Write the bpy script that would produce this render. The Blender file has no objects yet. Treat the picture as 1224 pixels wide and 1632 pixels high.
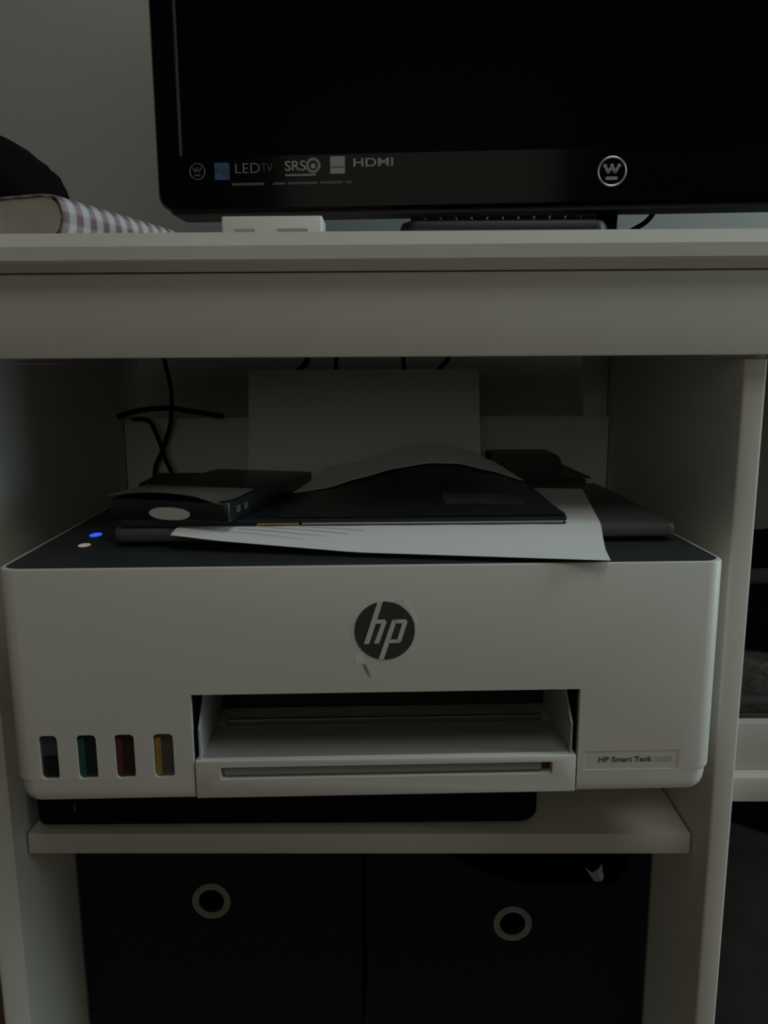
import bpy, bmesh, math, random
from mathutils import Vector, Matrix
random.seed(7)
# ------------------------------------------------------------------ camera, light, exposure
Z0 = 0.667                                   # eye height above the floor
scene = bpy.context.scene
PITCH, YAW, ROLL, FPX = 0.1809, 0.0098, -0.0057, 1266.0
fw = Vector((-math.sin(YAW)*math.cos(PITCH), math.cos(YAW)*math.cos(PITCH), -math.sin(PITCH)))
r0 = Vector((math.cos(YAW), math.sin(YAW), 0)); u0 = r0.cross(fw)
rr = math.cos(ROLL)*r0 + math.sin(ROLL)*u0; uu = -math.sin(ROLL)*r0 + math.cos(ROLL)*u0
cam_d = bpy.data.cameras.new('camera'); cam = bpy.data.objects.new('camera', cam_d)
scene.collection.objects.link(cam); scene.camera = cam
cam_d.sensor_fit = 'VERTICAL'; cam_d.sensor_height = 36.0; cam_d.lens = FPX/1632*36.0
cam_d.clip_start = 0.01
M = Matrix((rr, uu, -fw)).transposed().to_4x4(); M.translation = (0, 0, Z0); cam.matrix_world = M

world = bpy.data.worlds.new('world'); scene.world = world; world.use_nodes = True
bg = world.node_tree.nodes['Background']
bg.inputs[0].default_value = (0.97, 1.0, 0.92, 1); bg.inputs[1].default_value = 0.036

def area(name, loc, target, size, size_y, power, col):
    d = bpy.data.lights.new(name, 'AREA'); d.shape = 'RECTANGLE'; d.size = size; d.size_y = size_y
    d.energy = power; d.color = col
    o = bpy.data.objects.new(name, d); scene.collection.objects.link(o)
    o.location = loc
    o.rotation_euler = (Vector(target)-Vector(loc)).to_track_quat('-Z', 'Y').to_euler()
    return o
area('window_light', (1.40, 0.42, 1.00), (0.0, 0.47, 0.45), 0.30, 1.2, 9.5, (0.74, 0.95, 1.0))
area('ceiling_light', (0.50, -0.38, 2.30), (0.1, 0.48, 0.65), 0.9, 0.7, 5.4, (0.98, 1.0, 0.91))
area('warm_fill_light', (-0.15, -1.50, 1.15), (0.05, 0.55, 0.62), 0.9, 0.7, 1.7, (1.0, 0.94, 0.79))  # added low warm fill that brightens the bay interior; not an actual doorway
vs = scene.view_settings
scene.display_settings.display_device = 'sRGB'
vs.view_transform = 'Standard'; vs.look = 'None'; vs.gamma = 1.0; vs.use_curve_mapping = False; vs.exposure = 0.0

# ------------------------------------------------------------------ materials
MATS = {}
def mat(name, col, rough=0.5, metal=0.0, var=0.0, scale=40.0, bump=0.0, spec=0.5, emit=None, trans=0.0, coat=0.0, bscale=None):
    m = bpy.data.materials.new(name); m.use_nodes = True
    nt = m.node_tree; b = nt.nodes['Principled BSDF']
    b.inputs['Base Color'].default_value = (*col, 1); b.inputs['Roughness'].default_value = rough
    b.inputs['Metallic'].default_value = metal; b.inputs['Specular IOR Level'].default_value = spec
    if trans: b.inputs['Transmission Weight'].default_value = trans
    if coat: b.inputs['Coat Weight'].default_value = coat; b.inputs['Coat Roughness'].default_value = 0.08
    if emit:
        b.inputs['Emission Color'].default_value = (*emit[0], 1); b.inputs['Emission Strength'].default_value = emit[1]
    if var or bump:
        tc = nt.nodes.new('ShaderNodeTexCoord'); n = nt.nodes.new('ShaderNodeTexNoise')
        n.inputs['Scale'].default_value = scale; n.inputs['Detail'].default_value = 4
        nt.links.new(tc.outputs['Object'], n.inputs['Vector'])
        if var:
            r = nt.nodes.new('ShaderNodeValToRGB')
            r.color_ramp.elements[0].position = 0.3; r.color_ramp.elements[1].position = 0.7
            r.color_ramp.elements[0].color = (*[c*(1-var) for c in col], 1)
            r.color_ramp.elements[1].color = (*[min(1, c*(1+var)) for c in col], 1)
            nt.links.new(n.outputs['Fac'], r.inputs['Fac']); nt.links.new(r.outputs['Color'], b.inputs['Base Color'])
        if bump:
            n2 = nt.nodes.new('ShaderNodeTexNoise'); n2.inputs['Scale'].default_value = bscale or scale*8
            nt.links.new(tc.outputs['Object'], n2.inputs['Vector'])
            bp = nt.nodes.new('ShaderNodeBump'); bp.inputs['Strength'].default_value = bump; bp.inputs['Distance'].default_value = 0.0005
            nt.links.new(n2.outputs['Fac'], bp.inputs['Height']); nt.links.new(bp.outputs['Normal'], b.inputs['Normal'])
    MATS[name] = m
    return m
mat('wall_paint', (0.44, 0.43, 0.39), 0.9, var=0.03, scale=6, bump=0.15, bscale=300)
mat('floor_wood', (0.16, 0.10, 0.07), 0.55, var=0.25, scale=9)
mat('desk_paint', (0.68, 0.66, 0.595), 0.5, var=0.03, scale=10, bump=0.05, bscale=500)
mat('black_gloss', (0.0022, 0.0026, 0.0024), 0.12, spec=0.10)
mat('black_satin', (0.010, 0.010, 0.010), 0.45)
mat('trim_grey', (0.045, 0.045, 0.043), 0.5)
mat('black_matte', (0.0055, 0.0055, 0.006), 0.9, spec=0.06)
mat('screen', (0.002, 0.0024, 0.0024), 0.25, spec=0.02)
mat('lens_strip', (0.03, 0.035, 0.04), 0.12, spec=0.8)
mat('decal_grey', (0.22, 0.22, 0.21), 0.5)
mat('decal_dim', (0.09, 0.09, 0.09), 0.5)
mat('decal_light', (0.31, 0.31, 0.30), 0.5)
mat('decal_blue', (0.03, 0.08, 0.19), 0.5, var=0.4, scale=200)
mat('chrome', (0.42, 0.43, 0.44), 0.35, metal=1.0)
mat('printer_white', (0.70, 0.685, 0.625), 0.42, var=0.015, scale=14, bump=0.04, bscale=900)
mat('printer_inner', (0.50, 0.50, 0.48), 0.5)
mat('tray_grey', (0.30, 0.30, 0.29), 0.5)
mat('printer_dark', (0.030, 0.035, 0.037), 0.5, bump=0.05, scale=60)
mat('lid_grey', (0.085, 0.088, 0.088), 0.42, bump=0.05, scale=60)
mat('rear_dark', (0.035, 0.035, 0.034), 0.6)
mat('logo_dark', (0.045, 0.045, 0.042), 0.5)
mat('text_dark', (0.09, 0.09, 0.085), 0.6)
mat('text_pale', (0.46, 0.46, 0.44), 0.6)
mat('residue', (0.80, 0.80, 0.77), 0.35)
mat('residue_tan', (0.30, 0.27, 0.17), 0.6)
mat('led_blue', (0.02, 0.03, 0.6), 0.3, emit=((0.035, 0.11, 1.0), 0.95))
mat('button_lit', (0.8, 0.7, 0.6), 0.4, emit=((1.0, 0.80, 0.62), 0.17))
mat('ink_black', (0.008, 0.010, 0.011), 0.25)
mat('tank_smoke', (0.055, 0.055, 0.057), 0.3)
mat('ink_cyan', (0.012, 0.09, 0.095), 0.3)
mat('tank_cyan', (0.010, 0.020, 0.022), 0.3)
mat('ink_magenta', (0.12, 0.022, 0.035), 0.3)
mat('tank_magenta', (0.028, 0.014, 0.013), 0.3)
mat('ink_yellow', (0.36, 0.20, 0.04), 0.35)
mat('tank_yellow', (0.085, 0.075, 0.062), 0.35)
mat('red_gap', (0.05, 0.01, 0.006), 0.6)
mat('paper', (0.88, 0.89, 0.88), 0.75)
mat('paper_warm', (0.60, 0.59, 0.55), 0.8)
mat('navy_gloss', (0.012, 0.016, 0.026), 0.38)
mat('navy_print', (0.030, 0.034, 0.050), 0.4, var=0.7, scale=14)
mat('orange', (0.45, 0.24, 0.05), 0.5)
mat('print_grey', (0.70, 0.71, 0.72), 0.8)
mat('tan_film', (0.11, 0.10, 0.088), 0.6, var=0.2, scale=30)
mat('case_black', (0.012, 0.013, 0.015), 0.35)
mat('bin_navy', (0.011, 0.014, 0.019), 0.95, var=0.25, scale=300, bump=0.4, bscale=900, spec=0.2)
mat('grommet', (0.30, 0.29, 0.27), 0.35, metal=0.7)
mat('plastic_clear', (0.45, 0.47, 0.48), 0.25)
mat('plug_white', (0.80, 0.79, 0.74), 0.45)
mat('slot_grey', (0.40, 0.39, 0.37), 0.6)
mat('page_edge', (0.46, 0.43, 0.37), 0.9, var=0.12, scale=60)
mat('grey_cloth', (0.11, 0.105, 0.095), 0.95, var=0.4, scale=220)
mat('charcoal', (0.045, 0.045, 0.045), 0.8, var=0.3, scale=30)

def gingham():
    m = bpy.data.materials.new('gingham'); m.use_nodes = True; nt = m.node_tree
    b = nt.nodes['Principled BSDF']; b.inputs['Roughness'].default_value = 0.6
    uv = nt.nodes.new('ShaderNodeUVMap'); sep = nt.nodes.new('ShaderNodeSeparateXYZ')
    nt.links.new(uv.outputs['UV'], sep.inputs[0])
    def stripes(sock, freq, ph):
        a = nt.nodes.new('ShaderNodeMath'); a.operation = 'MULTIPLY_ADD'; a.inputs[1].default_value = freq*6.28318; a.inputs[2].default_value = ph
        nt.links.new(sock, a.inputs[0])
        s = nt.nodes.new('ShaderNodeMath'); s.operation = 'SINE'; nt.links.new(a.outputs[0], s.inputs[0])
        r = nt.nodes.new('ShaderNodeMapRange'); r.inputs[1].default_value = -0.35; r.inputs[2].default_value = 0.35
        nt.links.new(s.outputs[0], r.inputs[0]); return r.outputs[0]
    s1 = stripes(sep.outputs[0], 11, 0.4)      # bands along the spine's length
    s2 = stripes(sep.outputs[1], 9, 0.9)
    add = nt.nodes.new('ShaderNodeMath'); add.operation = 'MULTIPLY_ADD'; add.inputs[1].default_value = 0.30
    nt.links.new(s2, add.inputs[0])
    mul = nt.nodes.new('ShaderNodeMath'); mul.operation = 'MULTIPLY'; mul.inputs[1].default_value = 0.62
    nt.links.new(s1, mul.inputs[0]); nt.links.new(mul.outputs[0], add.inputs[2])
    ramp = nt.nodes.new('ShaderNodeValToRGB')
    ramp.color_ramp.elements[0].color = (0.60, 0.59, 0.60, 1); ramp.color_ramp.elements[1].color = (0.20, 0.085, 0.115, 1)
    nt.links.new(add.outputs[0], ramp.inputs[0]); nt.links.new(ramp.outputs[0], b.inputs['Base Color'])
    MATS['gingham'] = m
gingham()

# ------------------------------------------------------------------ helpers
COL = scene.collection
def link(o, parent=None):
    COL.objects.link(o)
    if parent is not None: o.parent = parent
    return o
def thing(name, label, cat, loc=(0, 0, 0), rotz=0.0, group=None):
    o = bpy.data.objects.new(name, None); link(o); o.empty_display_size = 0.03
    o.location = (loc[0], loc[1], loc[2]+Z0); o.rotation_euler = (0, 0, rotz)
    tag(o, label, cat, group); return o
def tag(o, label=None, cat=None, group=None, kind=None):
    if label: o['label'] = label
    if cat: o['category'] = cat
    if group: o['group'] = group
    if kind: o['kind'] = kind
    return o
def mesh_obj(name, verts, faces, material, parent=None, smooth=False, loc=None, uvs=None):
    me = bpy.data.meshes.new(name); me.from_pydata([tuple(v) for v in verts], [], faces); me.update()
    if material: me.materials.append(MATS[material])
    if uvs is not None:
        l = me.uv_layers.new(name='UVMap')
        for lp in me.loops: l.data[lp.index].uv = uvs[lp.vertex_index]
    if smooth:
        for p in me.polygons: p.use_smooth = True
    o = bpy.data.objects.new(name, me); link(o, parent)
    if loc is not None: o.location = loc
    return o
def from_bm(name, bm, material, parent=None, smooth=False, autos=None):
    bmesh.ops.recalc_face_normals(bm, faces=bm.faces)
    me = bpy.data.meshes.new(name); bm.to_mesh(me); bm.free()
    if material: me.materials.append(MATS[material])
    if smooth:
        for p in me.polygons: p.use_smooth = True
    if autos:
        try: me.set_sharp_from_angle(angle=autos)
        except Exception: pass
    o = bpy.data.objects.new(name, me); link(o, parent); return o
def bm_box(x0, x1, y0, y1, z0, z1, bev=0.0, seg=2, bm=None):
    b = bmesh.new()
    vs = [b.verts.new((x, y, z)) for z in (z0, z1) for y in (y0, y1) for x in (x0, x1)]
    for f in ((0, 2, 3, 1), (4, 5, 7, 6), (0, 1, 5, 4), (2, 6, 7, 3), (0, 4, 6, 2), (1, 3, 7, 5)): b.faces.new([vs[i] for i in f])
    if bev: bmesh.ops.bevel(b, geom=b.edges[:], offset=bev, segments=seg, profile=0.5, affect='EDGES')
    if bm is None: return b
    me = bpy.data.meshes.new('tmp'); b.to_mesh(me); b.free(); bm.from_mesh(me); bpy.data.meshes.remove(me); return bm
def box(name, x0, x1, y0, y1, z0, z1, material, parent=None, bev=0.001, seg=2, off=(0, 0, 0)):
    o = off
    return from_bm(name, bm_box(x0-o[0], x1-o[0], y0-o[1], y1-o[1], z0-o[2], z1-o[2], bev, seg), material, parent, smooth=bev > 0, autos=0.6)
def rrect(x0, x1, y0, y1, r, seg=6):
    """outline of a rounded rectangle; r = radius or 4 radii (x0y0, x1y0, x1y1, x0y1)"""
    rs = [r]*4 if not isinstance(r, (list, tuple)) else r
    cs = [(x0, y0, 1, 1, 180), (x1, y0, -1, 1, 270), (x1, y1, -1, -1, 0), (x0, y1, 1, -1, 90)]
    pts = []
    for (x, y, sx, sy, a), q in zip(cs, rs):
        if q <= 0: pts.append((x, y)); continue
        for k in range(seg+1):
            t = math.radians(a+90*k/seg); pts.append((x+sx*q+q*math.cos(t), y+sy*q+q*math.sin(t)))
    return pts
def loft(rings, cap=True, bm=None):
    bm = bm or bmesh.new(); prev = None; first = None
    for ring in rings:
        cur = [bm.verts.new(p) for p in ring]
        if prev:
            n = len(cur)
            for i in range(n): bm.faces.new((prev[i], prev[(i+1) % n], cur[(i+1) % n], cur[i]))
        else: first = cur
        prev = cur
    if cap: bm.faces.new(list(reversed(first))); bm.faces.new(prev)
    return bm
def slab(name, outline, z0, z1, material, parent=None, bev=0.0012):
    """extruded outline with softened top and bottom edges"""
    cx = sum(p[0] for p in outline)/len(outline); cy = sum(p[1] for p in outline)/len(outline)
    w = max(p[0] for p in outline)-min(p[0] for p in outline); h = max(p[1] for p in outline)-min(p[1] for p in outline)
    def sc(d, z): return [(cx+(p[0]-cx)*(1-2*d/w), cy+(p[1]-cy)*(1-2*d/h), z) for p in outline]
    b = bev
    if b: rings = [sc(b, z0), sc(b*0.3, z0+b*0.3), sc(0, z0+b), sc(0, z1-b), sc(b*0.3, z1-b*0.3), sc(b, z1)]
    else: rings = [sc(0, z0), sc(0, z1)]
    return from_bm(name, loft(rings), material, parent, smooth=True, autos=0.7)
def plate_y(name, outline, y0, y1, material, parent=None, smooth=False):
    """outline in x,z extruded along y (y0 = front)"""
    return from_bm(name, loft([[(p[0], y0, p[1]) for p in outline], [(p[0], y1, p[1]) for p in outline]]), material, parent, smooth=smooth, autos=0.6 if smooth else None)
def tube(name, pts, rad, material, parent=None, n=8, sub=6):
    P = [Vector(p) for p in pts]; path = []
    for i in range(len(P)-1):
        a, b, c, d = P[max(i-1, 0)], P[i], P[i+1], P[min(i+2, len(P)-1)]
        for k in range(sub):
            t = k/sub
            path.append(0.5*((2*b)+(-a+c)*t+(2*a-5*b+4*c-d)*t*t+(-a+3*b-3*c+d)*t**3))
    path.append(P[-1]); rings = []
    up = Vector((0.12, 0.2, 0.97)).normalized()
    for i, p in enumerate(path):
        t = (path[min(i+1, len(path)-1)]-path[max(i-1, 0)]).normalized()
        s = t.cross(up)
        if s.length < 0.05: s = t.cross(Vector((1, 0, 0)))
        s.normalize(); w = s.cross(t)
        rings.append([p+s*rad*math.cos(2*math.pi*k/n)+w*rad*math.sin(2*math.pi*k/n) for k in range(n)])
    return from_bm(name, loft(rings), material, parent, smooth=True)
def ring_y(name, cx, cz, y0, y1, ro, ri, material, parent=None, n=40, sz=1.0):
    rings = []
    for (q, y) in ((ri, y0+(y1-y0)*0.35), ((ri+ro)/2, y0), (ro, y0+(y1-y0)*0.35), (ro, y1), (ri, y1)):
        rings.append([(cx+q*math.cos(2*math.pi*k/n), y, cz+sz*q*math.sin(2*math.pi*k/n)) for k in range(n)])
    rings.append(rings[0])
    bm = loft(rings, cap=False); bmesh.ops.remove_doubles(bm, verts=bm.verts, dist=1e-6)
    return from_bm(name, bm, material, parent, smooth=True, autos=0.8)
def text_y(name, s, x0, zc, width, height, y, material, parent, depth=0.0004, bold=0.0, shear=0.0, stroke=False):
    """lettering standing in the x-z plane, facing -y, fitted to width x height"""
    cu = bpy.data.curves.new(name, 'FONT'); cu.body = s; cu.size = 1.0; cu.extrude = 0.02; cu.offset = bold; cu.shear = shear
    t = bpy.data.objects.new(name+'_tmp', cu); COL.objects.link(t)
    bpy.context.view_layer.update()
    me = bpy.data.meshes.new_from_object(t.evaluated_get(bpy.context.evaluated_depsgraph_get()))
    bpy.data.objects.remove(t); bpy.data.curves.remove(cu)
    xs = [v.co.x for v in me.vertices]; ys = [v.co.y for v in me.vertices]
    sx = width/(max(xs)-min(xs)); sz = height/(max(ys)-min(ys)); mx = min(xs); mz = (max(ys)+min(ys))/2
    for v in me.vertices:
        x, yy, z = v.co
        v.co = (x0+(x-mx)*sx, y-depth*(0.5+z/0.04), zc+(yy-mz)*sz)
    me.materials.clear(); me.materials.append(MATS[material])
    me.name = name; o = bpy.data.objects.new(name, me); link(o, parent); return o
def poly_y(name, pts, y, material, parent, depth=0.0003):
    return plate_y(name, pts, y-depth, y, material, parent)
def boolean_cut(o, cutters):
    for c in cutters:
        c.parent = o.parent
        md = o.modifiers.new('cut', 'BOOLEAN'); md.operation = 'DIFFERENCE'; md.object = c; md.solver = 'EXACT'
    bpy.context.view_layer.update()
    me = bpy.data.meshes.new_from_object(o.evaluated_get(bpy.context.evaluated_depsgraph_get()))
    o.modifiers.clear(); old = o.data; o.data = me; bpy.data.meshes.remove(old)
    for c in cutters:
        d = c.data; bpy.data.objects.remove(c); bpy.data.meshes.remove(d)
    for p in me.polygons: p.use_smooth = True
    me.set_sharp_from_angle(angle=0.5)

# ------------------------------------------------------------------ the setting
o = from_bm('floor', bm_box(-2.2, 2.2, -2.4, 1.1, -0.05, 0.0), 'floor_wood'); tag(o, kind='structure')
o = from_bm('wall_back', bm_box(-2.2, 2.2, 0.95, 1.05, 0.0, 2.4), 'wall_paint'); tag(o, kind='structure')

# ------------------------------------------------------------------ the desk
XR, XL, T = 0.2289, -0.2825, 0.0150
YP, YA, YD, YS, YB = 0.5247, 0.5127, 0.5005, 0.5542, 0.838
ZDT, ZA, ZAT, ZS = 0.0815, 0.0062, 0.0586, -0.352
FL = -Z0
desk = thing('computer_desk', 'white painted computer desk with open bays that carries television and printer', 'desk', (0, 0.53, FL))
D0 = (0, 0.53, FL)
# desktop: moulded front edge (bevel above, flat face, chamfer below)
prof = [(0.905, ZAT), (YD+0.008, ZAT), (YD+0.001, ZAT+0.0045), (YD, ZAT+0.006), (YD, ZAT+0.0140), (YD+0.001, ZAT+0.0150), (YD+0.0055, ZDT-0.001), (YD+0.0075, ZDT), (0.905, ZDT)]
bm = loft([[(x, y-D0[1], z-D0[2]) for (y, z) in prof] for x in (-0.36, 0.78)])
from_bm('desktop', bm, 'desk_paint', desk, smooth=True, autos=0.35)
def dbox(name, *a, bev=0.0008): return box(name, *a, 'desk_paint', desk, bev, 2, D0)
dbox('apron', -0.345, 0.765, YA, YA+0.016, ZA, ZAT-0.0006)
def panel(name, x0, x1, light_chamfer=0.0):
    out = rrect(x0, x1, YP, 0.90, [0.0022, 0.0022, 0.0006, 0.0006], 4)
    if light_chamfer: out = [(x0, YP+0.0006), (x0+0.0012, YP), (x0+0.0040, YP+0.0006), (x1-0.002, YP+light_chamfer-0.002), (x1, YP+light_chamfer)]+out[10:]  # chamfer added so the left panel's front edge catches the side light
    rings = [[(p[0]-D0[0], p[1]-D0[1], z-D0[2]) for p in out] for z in (FL, 0.0035)]
    return from_bm(name, loft(rings), 'desk_paint', desk, smooth=True, autos=0.6)
panel('side_panel', XR, XR+T); panel('side_panel', XL-T, XL, 0.010); panel('side_panel', 0.735, 0.7505)
for x0, x1 in ((XR, XR+T), (XL-T, XL), (0.735, 0.7505)):
    dbox('panel_head', x0, x1, YA+0.0165, 0.90, 0.0040, ZAT-0.0006)
dbox('lower_shelf', XL+0.0012, XR-0.0015, YS, YB, ZS-0.0169, ZS)
dbox('printer_shelf', XL+0.0015, XR-0.0015, 0.560, YB, -0.2920, -0.2722, bev=0.0025)
dbox('back_panel', XL+0.0005, XR-0.0005, YB+0.0005, YB+0.010, ZS, -0.0520)
dbox('rear_post', 0.2035, XR-0.0005, YB+0.011, YB+0.027, ZS, ZAT-0.001)
dbox('bottom_board', XL+0.0005, XR-0.0005, YP+0.012, 0.90, -0.650, -0.634)
dbox('side_shelf', XR+T+0.001, 0.734, 0.560, 0.90, -0.3288, -0.3091)
dbox('side_bottom_board', XR+T+0.001, 0.734, 0.537, 0.90, -0.650, -0.634)

# ------------------------------------------------------------------ the printer (local: x right, y back, z up from its underside)
PW, PD, PH = 0.4440, 0.350, 0.1511
PX, PY, PZ, PTH = -0.0163, 0.4662, -0.1182, 0.0349
PBZ = PZ-PH
printer = thing('ink_tank_printer', 'white ink tank printer with dark grey top and round logo on shelf', 'printer', (PX, PY, PBZ), PTH)
hw = PW/2
def pring(dx, dy, z, rf=0.011, rb=0.02): return [(p[0], p[1], z) for p in rrect(-hw+dx, hw-dx, dy, PD-dx, [rf, rf, rb, rb], 7)]
bm = loft([pring(0.0095, 0.003, 0.0), pring(0.0060, 0.0009, 0.0010), pring(0.0038, 0.0003, 0.0030), pring(0.0026, 0.0, 0.0060), pring(0.0020, 0.0, 0.0100), pring(0.0018, 0.0, 0.0138), pring(0.0003, 0, 0.0146), pring(0.0, 0, 0.0156),
           pring(0, 0, PH-0.0012), pring(0.0003, 0.0003, PH-0.0004), pring(0.0012, 0.0012, PH)])
body = from_bm('body', bm, 'printer_white', printer)
ZT = lambda v: PH+v
SX0, SX1, SZT = -0.1090, 0.1343, ZT(-0.0812)
wins = [(-0.2043, -0.1930), (-0.1811, -0.1690), (-0.1576, -0.1455), (-0.1335, -0.1212)]
WZ0, WZ1 = ZT(-0.1362), ZT(-0.1066)
cut = [from_bm('c', bm_box(SX0, SX1, -0.02, 0.16, -0.02, SZT), None),
       from_bm('c', loft([[(p[0], p[1], z) for p in rrect(-hw+0.0022, hw-0.0022, 0.0020, PD-0.002, [0.012, 0.012, 0.018, 0.018], 7)] for z in (PH-0.0012, PH+0.02)]), None),
       from_bm('c', bm_box(0.1385, 0.1995, -0.02, 0.0003, ZT(-0.1362), ZT(-0.1235)), None)]
for a, b in wins:
    cut.append(from_bm('c', loft([[(p[0], y, p[1]) for p in rrect(a, b, WZ0, WZ1, 0.0028, 4)] for y in (-0.02, 0.02)]), None))
for c in cut:
    bmt = bmesh.new(); bmt.from_mesh(c.data); bmesh.ops.recalc_face_normals(bmt, faces=bmt.faces); bmt.to_mesh(c.data); bmt.free()
boolean_cut(body, cut)
# top plate and scanner lid
slab('top_panel', rrect(-hw+0.0024, hw-0.0024, 0.0022, PD-0.0022, [0.0118, 0.0118, 0.0178, 0.0178], 7), PH-0.0012, PH-0.0002, 'printer_dark', printer, bev=0.0)
LZ0, LZ1 = PH+0.0035, PH+0.0128
slab('scanner_lid', rrect(-0.168, 0.2125, 0.0565, 0.247, [0.006, 0.006, 0.004, 0.004], 6), LZ0, LZ1, 'lid_grey', printer, bev=0.0022)
slab('lid_seal', rrect(-0.160, 0.205, 0.072, 0.243, 0.004, 4), PH-0.0002, LZ0, 'rear_dark', printer, bev=0.0)
# rear paper feed
hump = [(0.250, 0.0), (0.2515, 0.010), (0.257, 0.0145), (0.330, 0.0145), (0.338, 0.010), (0.340, 0.0)]
from_bm('rear_cover', loft([[(x, y, PH+z) for (y, z) in hump] for x in (-0.205, 0.205)]), 'rear_dark', printer)
bm = loft([[(p[0], y, p[1]) for p in rrect(0.118, 0.183, PH+0.0145, PH+0.0385, [0.001, 0.001, 0.009, 0.002], 5)] for y in (0.262, 0.300)])
from_bm('paper_guide', bm, 'black_satin', printer)
bm = loft([[(0.183, y, PH+0.0145), (0.212, y, PH+0.0145), (0.212, y, PH+0.0155), (0.184, y, PH+0.028)] for y in (0.264, 0.298)])
from_bm('guide_wing', bm, 'rear_dark', printer)
# buttons
def disc(name, cx, cy, z, rx, ry, h, material, parent, n=24):
    return from_bm(name, loft([[(cx+rx*q*math.cos(2*math.pi*k/n), cy+ry*q*math.sin(2*math.pi*k/n), zz) for k in range(n)] for q, zz in ((1, z), (1, z+h*0.7), (0.85, z+h))]), material, parent)
o = disc('wireless_button', -0.1940, 0.1000, PH-0.0002, 0.0040, 0.0065, 0.0006, 'led_blue', printer); o['label'] = 'small blue lit button'
o = disc('power_button', -0.1905, 0.0660, PH-0.0002, 0.0040, 0.0050, 0.0006, 'button_lit', printer); o['label'] = 'small warm white lit button'
# faint marking on the control strip
from_bm('panel_marking', bm_box(-0.198, -0.182, 0.0290, 0.0300, PH-0.0002, PH+0.0001), 'lid_grey', printer)
# output bay
from_bm('bay_back', bm_box(SX0+0.001, SX1-0.001, 0.085, 0.150, 0.004, SZT-0.0006), 'black_satin', printer)
roof = from_bm('bay_bridge', bm_box(SX0+0.002, SX1-0.002, 0.045, 0.083, 0.050, SZT-0.0008, 0.0008), 'black_gloss', printer)
for a, b in ((-0.064, -0.036), (-0.020, -0.006), (0.020, 0.034), (0.070, 0.084)):
    from_bm('star_wheel', bm_box(a, b, 0.0405, 0.0448, 0.0560, 0.0640, 0.0012), 'lid_grey', printer)
tray = from_bm('output_tray', bm_box(SX0+0.0009, SX1-0.0009, -0.0004, 0.0800, 0.0004, 0.0255, 0.0008), 'printer_white', printer)
bmc = bm_box(-0.0921, 0.1183, -0.01, 0.0085, 0.0130, 0.0212)
c = from_bm('c', bmc, None)
boolean_cut(tray, [c])
from_bm('pull_bar', bm_box(-0.0905, 0.1120, 0.0014, 0.0050, 0.0146, 0.0200, 0.0013, 3), 'tray_grey', tray)
from_bm('pull_recess', bm_box(0.1122, 0.1182, 0.0065, 0.0084, 0.0131, 0.0211), 'red_gap', tray)
from_bm('tray_floor', bm_box(SX0+0.0050, SX1-0.0050, 0.0045, 0.0495, 0.0256, 0.0262), 'tray_grey', tray)
from_bm('tray_ridge', bm_box(SX0+0.012, SX1-0.012, 0.0500, 0.0535, 0.0256, 0.0300, 0.001), 'lid_grey', tray)
for sgn, xe in ((1, SX0), (-1, SX1)):
    lo = [(0.0025, 0.0256), (0.080, 0.0256), (0.080, 0.0690), (0.0300, 0.0690), (0.0025, 0.0460)]
    from_bm('side_guide', loft([[(xe+sgn*d, y, z) for y, z in lo] for d in (0.0032, 0.0044)]), 'printer_inner', printer)
    x0_, x1_ = sorted((xe+sgn*0.0004, xe+sgn*0.0014))
    from_bm('bay_liner', bm_box(x0_, x1_, 0.0045, 0.083, 0.0256, SZT-0.0004), 'black_matte', printer)
# ink windows
names = (('black', 'ink_black', 'tank_smoke'), ('cyan', 'ink_cyan', 'tank_cyan'), ('magenta', 'ink_magenta', 'tank_magenta'), ('yellow', 'ink_yellow', 'tank_yellow'))
for (a, b), (cn, ik, tk) in zip(wins, names):
    w = plate_y('ink_window', rrect(a+0.0001, b-0.0001, WZ0+0.0001, WZ1-0.0001, 0.0027, 4), 0.0028, 0.0190, tk, printer)
    w['label'] = 'small rounded window onto the %s ink tank' % cn
    if cn == 'black':
        plate_y('ink_level', rrect(a+0.0007, b-0.0007, WZ0+0.0007, WZ0+0.0150, [0.002, 0.002, 0.0004, 0.0004], 4), 0.0024, 0.0028, ik, w)
    else:
        plate_y('ink_level', rrect(a+0.0007, a+0.0042, WZ0+0.0007, WZ1-0.0030, [0.0018, 0.0002, 0.0002, 0.0016], 4), 0.0018, 0.0028, ik, w)
# round emblem
LX, LZ, LR = 0.0117, ZT(-0.0412), 0.0186
emb = poly_y('emblem', [(LX+LR*math.cos(2*math.pi*k/64), LZ+LR*math.sin(2*math.pi*k/64)) for k in range(64)], -0.00005, 'logo_dark', printer, 0.0003)
emb['label'] = 'dark round emblem with slanted lowercase hp letters'
def E(pts): return [(LX+(x-560)/360*LR, LZ-(y-565)/350*LR) for x, y in pts]
for nm, pts in (('letter_h_stem', [(478, 216), (542, 212), (375, 720), (312, 720)]),
                ('letter_h_arch', [(468, 430), (562, 430), (584, 457), (492, 717), (433, 717), (522, 477), (452, 477)]),
                ('letter_p_stem', [(652, 430), (708, 430), (546, 915), (486, 910)]),
                ('letter_p_top', [(652, 430), (808, 430), (832, 456), (826, 476), (690, 476)]),
                ('letter_p_side', [(771, 474), (827, 474), (756, 692), (738, 713), (700, 700)]),
                ('letter_p_foot', [(622, 672), (716, 672), (738, 713), (608, 713)])):
    poly_y(nm, E(pts), -0.00036, 'printer_white', emb, 0.00012)
poly_y('sticker_residue', E([(690, 205), (790, 190), (850, 270), (905, 370), (945, 480), (925, 500), (880, 400), (815, 320), (750, 265)]), -0.00002, 'residue', printer, 0.0002)
poly_y('sticker_residue', E([(205, 870), (255, 830), (300, 850), (285, 950), (235, 970), (205, 950)]), -0.00002, 'residue', printer, 0.0002)
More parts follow.
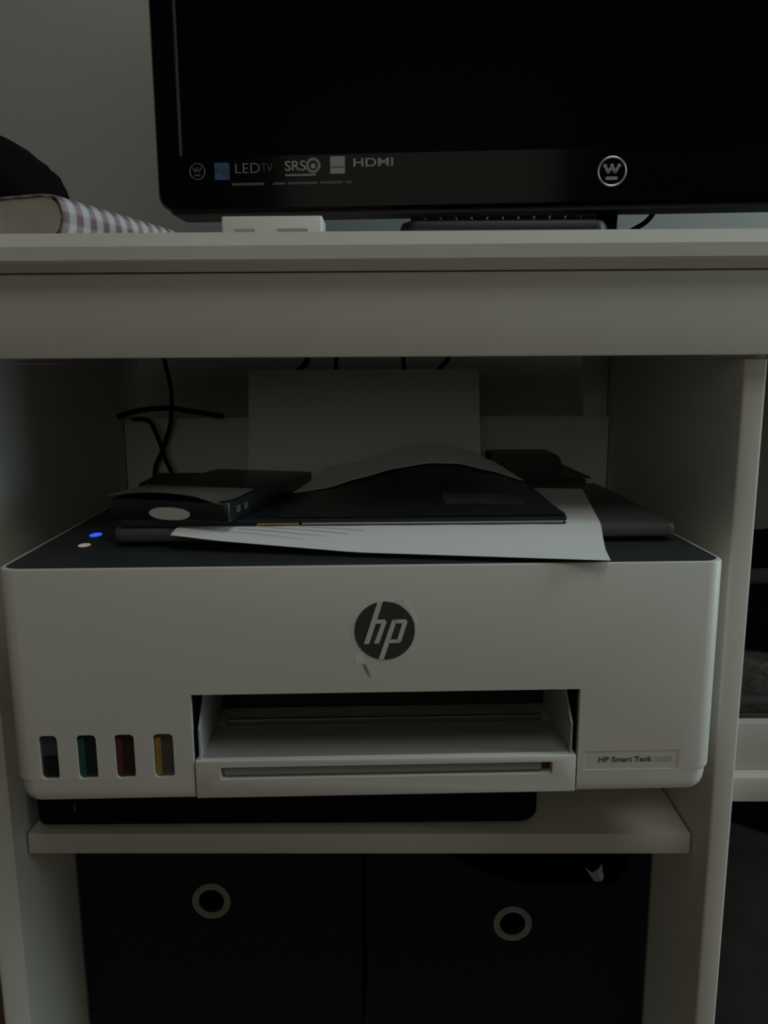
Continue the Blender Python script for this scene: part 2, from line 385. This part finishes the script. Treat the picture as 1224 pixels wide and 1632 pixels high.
poly_y('glue_mark', E([(290, 968), (325, 965), (365, 1045), (392, 1130), (370, 1120), (330, 1060)]), -0.00002, 'residue_tan', printer, 0.0001)
text_y('model_lettering', 'HP Smart Tank', 0.1480, ZT(-0.1292), 0.0345, 0.0037, 0.0003, 'text_dark', printer, 0.0002, bold=0.02)
text_y('model_number', '5100', 0.1845, ZT(-0.1292), 0.0105, 0.0036, 0.0003, 'text_pale', printer, 0.0002)
for x in (-0.17, 0.17):
    for y in (0.11, 0.31):
        disc('foot', x, y, -0.0026, 0.009, 0.009, 0.0028, 'black_matte', printer)

# things on and around the printer, given in the printer's own axes with z above its top
def P2W(x, y, z):
    return Vector((PX+x*math.cos(PTH)-y*math.sin(PTH), PY+x*math.sin(PTH)+y*math.cos(PTH), PZ+z))
def root_on_printer(name, label, cat, x, y, z, rot=0.0, group=None):
    p = P2W(x, y, z); return thing(name, label, cat, p, PTH+rot, group)
def sheet(name, fn, nu, nv, th, material, parent):
    """thin curved sheet: fn(u,v) gives the upper face, thickened downward by th"""
    V = []; F = []
    for k in (0, 1):
        for j in range(nv+1):
            for i in range(nu+1):
                x, y, z = fn(i/nu, j/nv); V.append((x, y, z-k*th))
    n = (nu+1)*(nv+1); idx = lambda i, j, k: k*n+j*(nu+1)+i
    for j in range(nv):
        for i in range(nu):
            F.append((idx(i, j, 0), idx(i+1, j, 0), idx(i+1, j+1, 0), idx(i, j+1, 0)))
            F.append((idx(i, j, 1), idx(i, j+1, 1), idx(i+1, j+1, 1), idx(i+1, j, 1)))
    for i in range(nu):
        F.append((idx(i, 0, 0), idx(i, 0, 1), idx(i+1, 0, 1), idx(i+1, 0, 0)))
        F.append((idx(i, nv, 0), idx(i+1, nv, 0), idx(i+1, nv, 1), idx(i, nv, 1)))
    for j in range(nv):
        F.append((idx(0, j, 0), idx(0, j+1, 0), idx(0, j+1, 1), idx(0, j, 1)))
        F.append((idx(nu, j, 0), idx(nu, j, 1), idx(nu, j+1, 1), idx(nu, j+1, 0)))
    o = mesh_obj(name, V, F, material, parent, smooth=True); o.data.set_sharp_from_angle(angle=0.8); return o

# paper loaded in the rear feed
rp = root_on_printer('paper_stack', 'white paper standing upright in rear feed of the printer', 'paper', 0.001, 0.265, 0.0150)
def fp(u, v):
    z = 0.2794*0.36*v
    return ((u-0.5)*0.2159, 0.002+0.024*v**1.15, z)
V = []
def thick_y(name, fn, nu, nv, th, material, parent):
    V = []; F = []
    for k in (0, 1):
        for j in range(nv+1):
            for i in range(nu+1):
                x, y, z = fn(i/nu, j/nv); V.append((x, y+k*th, z))
    n = (nu+1)*(nv+1); idx = lambda i, j, k: k*n+j*(nu+1)+i
    for j in range(nv):
        for i in range(nu):
            F.append((idx(i, j, 0), idx(i+1, j, 0), idx(i+1, j+1, 0), idx(i, j+1, 0)))
            F.append((idx(i, j, 1), idx(i, j+1, 1), idx(i+1, j+1, 1), idx(i+1, j, 1)))
    for i in range(nu):
        F.append((idx(i, 0, 0), idx(i, 0, 1), idx(i+1, 0, 1), idx(i+1, 0, 0)))
        F.append((idx(i, nv, 0), idx(i+1, nv, 0), idx(i+1, nv, 1), idx(i, nv, 1)))
    for j in range(nv):
        F.append((idx(0, j, 0), idx(0, j+1, 0), idx(0, j+1, 1), idx(0, j, 1)))
        F.append((idx(nu, j, 0), idx(nu, j, 1), idx(nu, j+1, 1), idx(nu, j+1, 0)))
    return mesh_obj(name, V, F, material, parent)
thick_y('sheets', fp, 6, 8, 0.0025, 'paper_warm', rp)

# printed letter lying across the lid, drooping over its front edge
LA = math.atan2(-0.0515, 0.272)
lp = root_on_printer('letter_sheet', 'printed white letter lying flat under navy folder, corner drooping over printer lid', 'paper', -0.127, 0.0455, 0.0, LA)
def lt(u, v):
    x = 0.2794*u; y = 0.2159*v
    py = 0.0455+x*math.sin(LA)+y*math.cos(LA)
    d = max(0.0, 0.060-py)
    return (x, y, 0.0137-min(d*0.28, 0.0105)*min(1, d/0.02))
lsheet = sheet('page', lt, 24, 24, 0.0003, 'paper', lp)
for k in range(4):                            # faint lines of print, too small to read
    u0_, u1_ = 0.12+0.03*(k % 3), 0.34+0.035*((k*5) % 4)
    v0_ = 0.045+0.024*k
    sheet('print_line', lambda u, v, a=u0_, b=u1_, c=v0_: (lambda q: (q[0], q[1], q[2]+0.00012))(lt(a+(b-a)*u, c+0.008*v)), 8, 1, 0.00008, 'print_grey', lsheet)

# navy folder with page edges
fz = 0.0139
fo = root_on_printer('folder', 'navy folder with white page edges lying on the printed letter', 'folder', -0.010, 0.145, fz)
def quad_slab(name, pts, z0, z1, material, parent, bev=0.0):
    return from_bm(name, loft([[(x, y, z) for x, y in pts] for z in (z0, z1)]), material, parent)
fq = [(-0.153, -0.087), (0.146, -0.090), (0.152, 0.085), (-0.135, 0.092)]
fin = [(-0.032, -0.0874), (0.144, -0.0892), (0.150, 0.084), (-0.030, 0.088)]
fil = [(-0.151, -0.0862), (-0.0635, -0.0870), (-0.0635, 0.089), (-0.133, 0.091)]
quad_slab('back_cover', fq, 0.0, 0.0004, 'navy_gloss', fo)
quad_slab('pages', fin, 0.0004, 0.0017, 'paper', fo)
quad_slab('pocket', fil, 0.0004, 0.0017, 'navy_gloss', fo)
quad_slab('front_cover', fq, 0.0018, 0.0046, 'navy_gloss', fo)
quad_slab('tab', [(-0.062, -0.0882), (-0.034, -0.0885), (-0.034, -0.070), (-0.062, -0.070)], 0.00045, 0.0017, 'orange', fo)

# arched magazine and the white sheet lying over its hump
def lerp(a, b, t): return a+(b-a)*t
def crest(u):                                   # height of the hump across the width
    pts = [(0, 0.0), (0.15, 0.0035), (0.3, 0.0115), (0.45, 0.0190), (0.6, 0.0232), (0.72, 0.0225), (0.85, 0.0170), (1.0, 0.0085)]
    for (a, b), (c, d) in zip(pts, pts[1:]):
        if a <= u <= c:
            t = (u-a)/(c-a); t = t*t*(3-2*t)*0.35+t*0.65; return b+(d-b)*t
    return pts[-1][1]
mz = fz+0.0049
mg = root_on_printer('magazine', 'dark glossy magazine bulging up in an arch on the navy folder', 'magazine', 0.04, 0.11, mz)
def mgf(u, v):
    x = lerp(lerp(-0.098, 0.096, u), lerp(-0.098, 0.086, u), v); y = lerp(-0.052, 0.052, v)
    return (x, y, 0.0012+crest(u)*v**1.25)
mc = sheet('cover', mgf, 32, 10, 0.0008, 'case_black', mg)
sheet('printed_panel', lambda u, v: (lambda q: (q[0], q[1], q[2]+0.0002))(mgf(0.45+0.5*u, 0.55+0.42*v)), 16, 4, 0.0001, 'navy_print', mc)
sheet('printed_panel', lambda u, v: (lambda q: (q[0], q[1], q[2]+0.0002))(mgf(0.60+0.30*u, 0.22+0.2*v)), 12, 4, 0.0001, 'navy_print', mc)
sh = root_on_printer('loose_sheet', 'curved blank white sheet draped over arched dark magazine', 'paper', 0.04, 0.20, mz)
def shf(u, v):
    x = lerp(lerp(-0.100, 0.0865, u), lerp(-0.070, 0.078, u), v); y = lerp(-0.046, 0.050, v)
    b = 0.0018+crest(u)
    return (x, y, b+0.004*v*u+0.010*v*(1-u))
sheet('page', shf, 32, 8, 0.0003, 'paper', sh)

# black case, left of the magazine
cs = root_on_printer('plastic_case', 'black flat plastic case with white oval sticker on the navy folder', 'case', -0.1085, 0.130, fz+0.0047, -0.285)
slab('shell', rrect(-0.0440, 0.0440, -0.078, 0.082, 0.003, 4), 0.0, 0.0135, 'case_black', cs, 0.0012)
def flap(u, v):
    return (lerp(-0.044, 0.040, u), lerp(-0.079, -0.030, v), 0.0150+0.0035*math.sin(math.pi*min(1, u*1.1))*(1-v)+0.0006-0.003*max(0, u-0.8)*5*(1-v))
fl = sheet('film', flap, 14, 8, 0.0006, 'tan_film', cs); fl['label'] = 'greyish tan film curling over the case'
st = []
for k in range(28):
    t = 2*math.pi*k/28; st.append((0.0015+0.0150*math.copysign(abs(math.cos(t))**0.8, math.cos(t)), 0.0046+0.0042*math.sin(t)))
for k in range(2):
    from_bm('side_marking', bm_box(0.0440, 0.0443, -0.066+0.012*k, -0.060+0.012*k, 0.005, 0.0095), 'decal_dim', cs)
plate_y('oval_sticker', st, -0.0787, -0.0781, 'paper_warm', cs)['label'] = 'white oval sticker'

# ------------------------------------------------------------------ cables hanging behind
def cable(label, pts, rad=0.0022):
    b = Vector(pts[-1]); o = tube('power_cable', [Vector(p)-b for p in pts], rad, 'black_matte')
    o.location = (b.x, b.y, b.z+Z0); tag(o, label, 'cable', 'cables behind the printer'); return o
cable('black cable hanging straight down at left behind the printer', [(-0.235, 0.827, 0.050), (-0.2325, 0.827, 0.010), (-0.2270, 0.826, -0.021), (-0.2290, 0.826, -0.055), (-0.2400, 0.826, -0.086), (-0.2490, 0.827, -0.108), (-0.251, 0.829, -0.16)])
cable('black cable arching sideways at left behind the printer', [(-0.2750, 0.800, -0.048), (-0.2560, 0.810, -0.0425), (-0.2280, 0.818, -0.0405), (-0.1980, 0.825, -0.0455), (-0.1750, 0.832, -0.0500)], 0.0028)
cable('black cable bending down from wall side to printer back at left', [(-0.2650, 0.815, -0.0515), (-0.2500, 0.820, -0.0535), (-0.2410, 0.8205, -0.073), (-0.2350, 0.8205, -0.094), (-0.2290, 0.8205, -0.110), (-0.224, 0.828, -0.15)])
for i, (xa, xb, lab) in enumerate(((-0.089, -0.1035, 'thick'), (-0.0585, -0.0575, 'thin'), (0.0132, 0.0170, 'kinked'), (0.061, 0.0445, 'slanted'))):
    words = ('leftmost slanting black cable above the upright paper', 'second black cable from left above the upright paper', 'third black cable from left above the upright paper', 'rightmost slanting black cable above the upright paper')
    cable(words[i], [(xa+0.004, 0.866, 0.05), (xa, 0.865, 0.010), ((xa+xb)/2-0.001, 0.865, -0.002), (xb, 0.865, -0.0130), (xb+(xb-xa)*0.6, 0.866, -0.06), (xb, 0.867, -0.2)], (0.0032, 0.0024, 0.0024, 0.0026)[i])

# ------------------------------------------------------------------ black box between the shelves
mb = thing('media_box', 'black flat electronics box on the shelf underneath the printer', 'electronics', (-0.0825, 0.6690, ZS), 0.012)
slab('casing', rrect(-0.195, 0.195, -0.108, 0.115, [0.008, 0.016, 0.004, 0.004], 6), 0.003, 0.052, 'black_matte', mb, 0.004)
from_bm('indicator', bm_box(-0.1640, -0.1632, -0.1095, -0.1080, 0.016, 0.024), 'decal_dim', mb)
for x in (-0.17, 0.17):
    for y in (-0.08, 0.09): disc('foot', x, y, 0.0, 0.010, 0.010, 0.0035, 'black_matte', mb)

# ------------------------------------------------------------------ fabric storage bins
def fabric_bin(label, x0, x1, ztop, sag, gx, gz):
    cx = (x0+x1)/2; w = (x1-x0)/2; zb = -0.634; yf, yb = 0.635, 0.885
    t = thing('storage_bin', label, 'storage bin', (cx, (yf+yb)/2, zb), 0, 'navy fabric bins under the shelf')
    hy = (yb-yf)/2; H = ztop-zb
    # front panel with the sagging rim and a hole for the grommet
    nx = 24
    def sm(a, b, t): t = min(1, max(0, (t-a)/(b-a))); return t*t*(3-2*t)
    def dip(i): u = i/nx; return sag*sm(0, 0.12, u)*(1-sm(0.40, 0.98, u))
    out = [(-w, 0.001)] + [(w, 0.001)] + [(w-2*w*i/nx, H-dip(i)) for i in range(nx+1)]
    fr = plate_y('front_panel', out, -hy, -hy+0.004, 'bin_navy', t)
    hole = from_bm('c', loft([[(gx-cx+0.0115*math.cos(2*math.pi*k/32), y, gz-zb+0.0115*math.sin(2*math.pi*k/32)) for k in range(32)] for y in (-hy-0.02, -hy+0.02)]), None)
    boolean_cut(fr, [hole])
    rim = tube('rim_binding', [(w-2*w*i/nx, -hy+0.002, H-dip(i)) for i in range(0, nx+1)], 0.0026, 'bin_navy', t, 6, 2)
    box('side_wall', -w, -w+0.004, -hy+0.0045, hy, 0.001, H, 'bin_navy', t, 0.0005)
    box('side_wall', w-0.004, w, -hy+0.0045, hy, 0.001, H, 'bin_navy', t, 0.0005)
    box('rear_wall', -w+0.0045, w-0.0045, hy-0.004, hy, 0.001, H, 'bin_navy', t, 0.0005)
    box('base', -w+0.0045, w-0.0045, -hy+0.0045, hy-0.0045, 0.0, 0.004, 'bin_navy', t, 0.0005)
    g = ring_y('grommet', gx-cx, gz-zb, -hy-0.0022, -hy+0.0005, 0.0172, 0.0114, 'grommet', t); g['label'] = 'metal grommet ring'
    return t
fabric_bin('navy fabric bin with grommet standing on the left under the shelf', -0.2795, -0.0285, -0.385, 0.004, -0.1623, -0.4686)
fabric_bin('navy fabric bin with sagging rim on the right under the shelf', -0.0235, 0.2270, -0.405, 0.050, 0.1068, -0.4909)
# scrap of plastic poking over the sagging rim
pb = thing('plastic_wrapper', 'crumpled clear plastic wrapper poking out of the sagging bin', 'wrapper', (0.1815, 0.6455, -0.4635))
Vp = [(-0.009, 0, 0.020), (-0.003, -0.003, 0.0165), (0.003, 0.001, 0.0175), (0.0055, -0.001, 0.024), (0.0075, -0.002, 0.012), (0.004, -0.004, 0.006), (-0.002, -0.003, 0.010), (0.0, 0.003, -0.02), (0.006, 0.003, -0.02)]
bm = bmesh.new(); vv = [bm.verts.new((x, y+k*0.0012, z)) for k in (0, 1) for x, y, z in Vp]
for f in ((0, 1, 6), (1, 2, 5), (1, 5, 6), (2, 3, 4), (2, 4, 5), (6, 5, 7), (5, 8, 7)):
    bm.faces.new([vv[i] for i in f]); bm.faces.new([vv[i+9] for i in reversed(f)])
for a, b in ((0, 1), (1, 2), (2, 3), (3, 4), (4, 5), (5, 8), (8, 7), (7, 6), (6, 0)): bm.faces.new((vv[b], vv[a], vv[a+9], vv[b+9]))
from_bm('film', bm, 'plastic_clear', pb)

# ------------------------------------------------------------------ television
TVY = math.radians(3.3)*-1.0                  # right end nearer
tv = thing('television', 'black glossy flat television with decals along its lower bezel on the desk', 'television', (0.1714, 0.700, ZDT), TVY)
# local: origin at the stand foot; face plane at y=-0.055
FY = -0.052
def tvl(X, Y, Z):
    d = Vector((X-0.1714, Y-0.700, 0)); c, s = math.cos(-TVY), math.sin(-TVY)
    return (d.x*c-d.y*s, d.x*s+d.y*c, Z-ZDT)
TB, TH_, TW = 0.0420, 0.445, 0.3555
def frame(name, outer, inner, y0, y1, yi, material, parent):
    n = len(outer)
    bm = loft([[(p[0], y1, p[1]) for p in outer], [(p[0], y0+0.004, p[1]) for p in outer],
               [(p[0]*0.994, y0, p[1]*0.994+0.006*0.25) for p in outer], [(p[0], y0, p[1]) for p in inner], [(p[0], yi, p[1]) for p in inner]], cap=False)
    return from_bm(name, bm, material, parent, smooth=True, autos=0.5)
outer = rrect(-TW, TW, TB, TB+TH_, 0.014, 6)
ix0, iz0 = -TW+0.0205, TB+0.0400
inner = rrect(ix0, -ix0, iz0, TB+TH_-0.0205, 0.001, 6)
frame('bezel', outer, inner, FY, FY+0.030, FY+0.004, 'black_gloss', tv)
scr = from_bm('screen', bm_box(ix0-0.004, -ix0+0.004, FY+0.0045, FY+0.012, iz0-0.004, TB+TH_-0.017), 'screen', tv)
from_bm('bezel_lip', bm_box(ix0-0.0011, ix0+0.0011, FY-0.0008, FY+0.0035, iz0+0.001, TB+TH_-0.022, 0.0008, 3), 'lens_strip', tv)
lower = [(p[0]*0.985, p[1]) for p in rrect(-TW, TW, TB-0.0030, TB+0.02, 0.010, 5)]
plate_y('lower_trim', lower, FY+0.010, FY+0.034, 'trim_grey', tv)
bm = loft([[(p[0], FY+0.031, p[1]) for p in rrect(-TW+0.004, TW-0.004, TB+0.004, TB+TH_-0.004, 0.012, 5)],
           [(p[0], FY+0.052, p[1]) for p in rrect(-TW+0.03, TW-0.03, TB+0.03, TB+TH_-0.03, 0.012, 5)],
           [(p[0], FY+0.075, p[1]) for p in rrect(-TW+0.10, TW-0.10, TB+0.06, TB+TH_-0.09, 0.012, 5)]])
from_bm('rear_housing', bm, 'black_satin', tv)
from_bm('stand_neck', bm_box(-0.010, 0.018, -0.006, 0.022, 0.010, TB+0.055, 0.003), 'black_gloss', tv)
from_bm('neck_collar', bm_box(-0.030, 0.016, -0.012, -0.0065, TB-0.018, TB-0.006, 0.002), 'black_gloss', tv)
slab('stand_base', rrect(-0.17, 0.17, -0.085, 0.095, 0.02, 6), 0.0, 0.012, 'black_gloss', tv, 0.002)
# decals: positions measured on the bezel face
def TX(X): return (X-0.1714)/math.cos(TVY)+0.0015
DY = FY-0.0001
def logo(name, cx, cz, R, ringm, innm):
    lg = ring_y(name, cx, cz, DY-0.0010, DY, R, R*0.86, ringm, tv)
    def Q(x, y): return (cx+(x-755)/275*R, cz-(y-520)/275*R)
    def stroke(a, b, wd):
        a = Vector(Q(*a)); b = Vector(Q(*b)); d = (b-a).normalized(); n = Vector((-d.y, d.x))*wd*R/275; d = d*wd*R/275
        poly_y('letter_stroke', [tuple(a-n-d*.5), tuple(b-n+d*.5), tuple(b+n+d*.5), tuple(a+n-d*.5)], DY, innm, lg, 0.0004)
    for a, b in (((625, 420), (685, 535)), ((685, 535), (755, 425)), ((755, 425), (815, 535)), ((815, 535), (885, 415))): stroke(a, b, 26)
    for c in ((625, 420), (755, 415), (885, 415)):
        q = Q(*c); poly_y('letter_dot', [(q[0]+0.13*R*math.cos(k*math.pi/6), q[1]+0.13*R*math.sin(k*math.pi/6)) for k in range(12)], DY-0.0001, innm, lg, 0.0004)
    a = Q(640, 670); b = Q(868, 610)
    poly_y('letter_bar', rrect(a[0], b[0], a[1], b[1], 0.08*R, 3), DY, innm, lg, 0.0004)
    return lg
logo('maker_emblem', TX(0.1714), 0.1463-ZDT, 0.0112, 'chrome', 'decal_light')['label'] = 'round emblem with a dotted w over a bar'
logo('small_emblem', TX(-0.1514), 0.1528-ZDT, 0.0064, 'decal_dim', 'decal_dim')
dz = 0.1530-ZDT
poly_y('blue_decal', rrect(TX(-0.1375), TX(-0.1255), dz-0.0068, dz+0.0060, 0.0006, 2), DY, 'decal_blue', tv)
text_y('decal_lettering', 'LED', TX(-0.1208), dz+0.0016, 0.0195, 0.0072, DY, 'decal_grey', tv, 0.0003, bold=-0.012)
text_y('decal_lettering', 'TV', TX(-0.1002), dz+0.0016, 0.0090, 0.0066, DY, 'decal_dim', tv, 0.0003, bold=-0.012)
text_y('decal_lettering', 'SRS', TX(-0.0813), dz+0.0026, 0.0165, 0.0075, DY, 'decal_light', tv, 0.0003, bold=0.01)
ring_y('decal_ring', TX(-0.0590), dz+0.0026, DY-0.0003, DY, 0.0058, 0.0036, 'decal_grey', tv, 24)
poly_y('decal_dot', [(TX(-0.0590)+0.002*math.cos(k*math.pi/6), dz+0.0022+0.002*math.sin(k*math.pi/6)) for k in range(12)], DY, 'decal_light', tv)
poly_y('decal_rule', rrect(TX(-0.0813), TX(-0.0570), dz-0.0051, dz-0.0035, 0.0004, 2), DY, 'decal_grey', tv)
poly_y('energy_badge', rrect(TX(-0.0456), TX(-0.0340), dz-0.0040, dz+0.0090, 0.0006, 2), DY, 'decal_light', tv)
poly_y('energy_rule', rrect(TX(-0.0450), TX(-0.0346), dz+0.0006, dz+0.0014, 0.0002, 2), DY-0.0003, 'decal_dim', tv, 0.0001)
text_y('decal_lettering', 'HDMI', TX(-0.0273), dz+0.0040, 0.0310, 0.0062, DY, 'decal_light', tv, 0.0003, bold=0.012)
xx = TX(-0.1239)
for wd in (0.026, 0.0, 0.010, 0.024, 0.018, 0.005):
    if wd == 0.0: xx += 0.005; continue
    poly_y('decal_small_print', rrect(xx, xx+wd, 0.1427-ZDT-0.0009, 0.1427-ZDT+0.0009, 0.0003, 2), DY, 'decal_dim', tv); xx += wd+0.0018
# its cable
b = Vector((0.185, 0.720, 0.090)); pts = [(0.235, 0.718, 0.150), (0.222, 0.716, 0.124), (0.2045, 0.716, 0.112), (0.192, 0.718, 0.100), (0.185, 0.720, 0.0975)]
# ------------------------------------------------------------------ small things on the desktop
o = tube('tv_cable', [Vector(p)-b for p in pts], 0.0022, 'black_matte'); o.location = (b.x, b.y, b.z+Z0)
tag(o, 'thin black cable dropping from the television beside its stand', 'cable')

wb = thing('white_adapter', 'small white plastic box with two grey notches standing near desk edge', 'adapter', (-0.0785, 0.5655, ZDT))
slab('case', rrect(-0.0333, 0.0333, -0.0155, 0.0155, 0.0015, 4), 0.0, 0.0168, 'plug_white', wb, 0.0006)
for a, b_ in ((-0.0245, -0.0110), (0.0035, 0.0240)):
    from_bm('notch', bm_box(a, b_, -0.0160, -0.0150, 0.002, 0.0088, 0.0003, 1), 'slot_grey', wb)

kb = thing('mini_keyboard', 'small black keyboard with rounded ends lying below the television', 'keyboard', (0.0755, 0.578, ZDT))
slab('shell', rrect(-0.0690, 0.0690, -0.030, 0.030, 0.010, 6), 0.0, 0.0140, 'black_satin', kb, 0.005)
kme = None
for r_ in range(4):
    for c_ in range(12):
        if kme is None:
            k0 = from_bm('key', bm_box(-0.0043, 0.0043, -0.0048, 0.0048, 0, 0.0042, 0.0012, 1), 'black_matte', kb); kme = k0.data
        else:
            k0 = bpy.data.objects.new('key', kme); link(k0, kb)
        k0.location = (-0.0575+c_*0.0104+(r_ % 2)*0.002, -0.0190+r_*0.0125, 0.0136)

# thick book with gingham cover
BA = math.atan2(-0.045, 0.155)
bk = thing('thick_book', 'thick book with pink and white checked cover lying on the desk', 'book', (-0.2155, 0.5330, ZDT), BA)
bt = 0.0285
# local: y along the spine going back, x=0 at the spine, pages towards -x
def spine(t):                                   # t 0..1 around the rounded spine from lower to upper cover
    a = -math.pi/2+math.pi*t
    return (0.0110*max(0, math.cos(a))**0.7-0.004, bt/2+(bt/2-0.0003)*math.sin(a))
rows = [(-0.130, 0.0003), (-0.06, 0.0003), (-0.010, 0.0003)]+[spine(k/12) for k in range(13)]+[(-0.010, bt+0.0004), (-0.040, bt+0.0002), (-0.075, bt-0.0020), (-0.130, bt-0.0030)]
cl = [0.0]
for p, q in zip(rows, rows[1:]): cl.append(cl[-1]+math.dist(p, q))
V = []; F = []; UV = []; ny = 20; n = len(rows)
for k in (0, 1):
    for j in range(ny+1):
        for i, (x, z) in enumerate(rows):
            dx, dzz = 0.0, 0.0
            if k:
                a = rows[max(i-1, 0)]; b2 = rows[min(i+1, n-1)]; tx, tz = b2[0]-a[0], b2[1]-a[1]; L = math.hypot(tx, tz); dx, dzz = -tz/L*0.0014, tx/L*0.0014
            V.append((x+dx, 0.155*j/ny, z+dzz)); UV.append((j/ny, cl[i]/0.13))
ix = lambda i, j, k: k*n*(ny+1)+j*n+i
for j in range(ny):
    for i in range(n-1):
        F.append((ix(i, j, 0), ix(i, j+1, 0), ix(i+1, j+1, 0), ix(i+1, j, 0))); F.append((ix(i, j, 1), ix(i+1, j, 1), ix(i+1, j+1, 1), ix(i, j+1, 1)))
for i in range(n-1):
    F.append((ix(i, 0, 0), ix(i+1, 0, 0), ix(i+1, 0, 1), ix(i, 0, 1))); F.append((ix(i, ny, 0), ix(i, ny, 1), ix(i+1, ny, 1), ix(i+1, ny, 0)))
for j in range(ny):
    F.append((ix(0, j, 0), ix(0, j, 1), ix(0, j+1, 1), ix(0, j+1, 0))); F.append((ix(n-1, j, 0), ix(n-1, j+1, 0), ix(n-1, j+1, 1), ix(n-1, j, 1)))
mesh_obj('cover', V, F, 'gingham', bk, smooth=True, uvs=UV)['label'] = 'pink and white checked cover'
prow = [(-0.127, 0.0022), (-0.003, 0.0022), (0.0020, bt*0.22), (0.0050, bt/2), (0.0020, bt*0.78), (-0.003, bt-0.0016), (-0.040, bt-0.0018), (-0.075, bt-0.0038), (-0.127, bt-0.0048)]
from_bm('page_block', loft([[(x, y, z) for x, z in prow] for y in (0.0008, 0.1535)]), 'page_edge', bk)

# soft black pouch on the book
pu = thing('soft_pouch', 'crumpled soft black fabric pouch lying on the thick checked book', 'pouch', (-0.3020, 0.605, ZDT+bt+0.0022))
bm = bmesh.new(); bmesh.ops.create_icosphere(bm, subdivisions=4, radius=1.0)
from mathutils import noise
for v in bm.verts:
    p = v.co.copy(); nz = 0.16*noise.noise(p*2.1+Vector((3, 1, 5)))+0.05*noise.noise(p*6)
    q = p*(1+nz)
    sx = 0.064; h = 0.058*(1-0.25*max(0, p.x))
    z = max(-0.35, q.z)
    v.co = (q.x*sx, q.y*0.050, (z+0.35)/1.35*h)
from_bm('fabric', bm, 'black_matte', pu, smooth=True)
tube('strap', [(0.030, -0.040, 0.016), (0.040, -0.036, 0.010), (0.050, -0.030, 0.003)], 0.0012, 'charcoal', pu)

# ------------------------------------------------------------------ bay at the right of the desk
rm = thing('paper_ream', 'white ream of paper lying on the shelf right of the printer', 'paper', (0.372, 0.700, -0.3091))
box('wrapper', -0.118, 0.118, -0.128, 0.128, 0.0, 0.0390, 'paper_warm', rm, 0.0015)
nb = thing('dark_binder', 'dark charcoal binder lying on the ream of paper in right bay', 'binder', (0.380, 0.705, -0.2700))
slab('cover', rrect(-0.128, 0.128, -0.125, 0.125, 0.004, 4), 0.0, 0.003, 'charcoal', nb, 0.0006)
slab('sheets', rrect(-0.122, 0.124, -0.120, 0.120, 0.001, 4), 0.0031, 0.0105, 'grey_cloth', nb, 0.0004)
slab('cover', rrect(-0.128, 0.128, -0.125, 0.125, 0.004, 4), 0.0106, 0.0136, 'charcoal', nb, 0.0006)
hd = thing('folded_cloth', 'folded grey patterned cloth with slanting edge on the dark binder', 'cloth', (0.390, 0.690, -0.2563))
quad_slab('lower_fold', [(-0.13, -0.070), (-0.09, -0.100), (0.10, -0.098), (0.11, 0.10), (-0.125, 0.10)], 0.0, 0.014, 'grey_cloth', hd)
quad_slab('upper_fold', [(-0.132, -0.055), (-0.085, -0.103), (0.10, -0.101), (0.112, 0.10), (-0.127, 0.10)], 0.0142, 0.021, 'grey_cloth', hd)
pg = thing('black_bag', 'black soft bag heaped on the grey cloth in right bay', 'bag', (0.372, 0.700, -0.2350))
bm = bmesh.new(); bmesh.ops.create_icosphere(bm, subdivisions=4, radius=1.0)
for v in bm.verts:
    p = v.co.copy(); q = p*(1+0.18*noise.noise(p*2.3+Vector((9, 2, 1)))+0.06*noise.noise(p*5))
    z = max(-0.45, q.z); v.co = (max(-0.118, q.x*0.118), q.y*0.10, (z+0.45)/1.45*0.090)
from_bm('fabric', bm, 'black_matte', pg, smooth=True)
tube('handle', [(-0.10, -0.05, 0.045), (-0.108, -0.075, 0.062), (-0.07, -0.093, 0.072), (-0.03, -0.09, 0.062)], 0.006, 'charcoal', pg)
wbk = thing('waste_bin', 'dark grey round waste bin under the right bay shelf', 'bin', (0.400, 0.740, -0.634))
def circ(r, z, n=40): return [(r*math.cos(2*math.pi*k/n), r*math.sin(2*math.pi*k/n), z) for k in range(n)]
from_bm('shell', loft([circ(0.115, 0), circ(0.142, 0.235), circ(0.139, 0.235), circ(0.112, 0.004)]), 'charcoal', wbk, smooth=True, autos=0.6)
tube('rim', [(0.1415*math.cos(2*math.pi*k/24), 0.1415*math.sin(2*math.pi*k/24), 0.236) for k in range(25)], 0.003, 'charcoal', wbk, 6, 2)
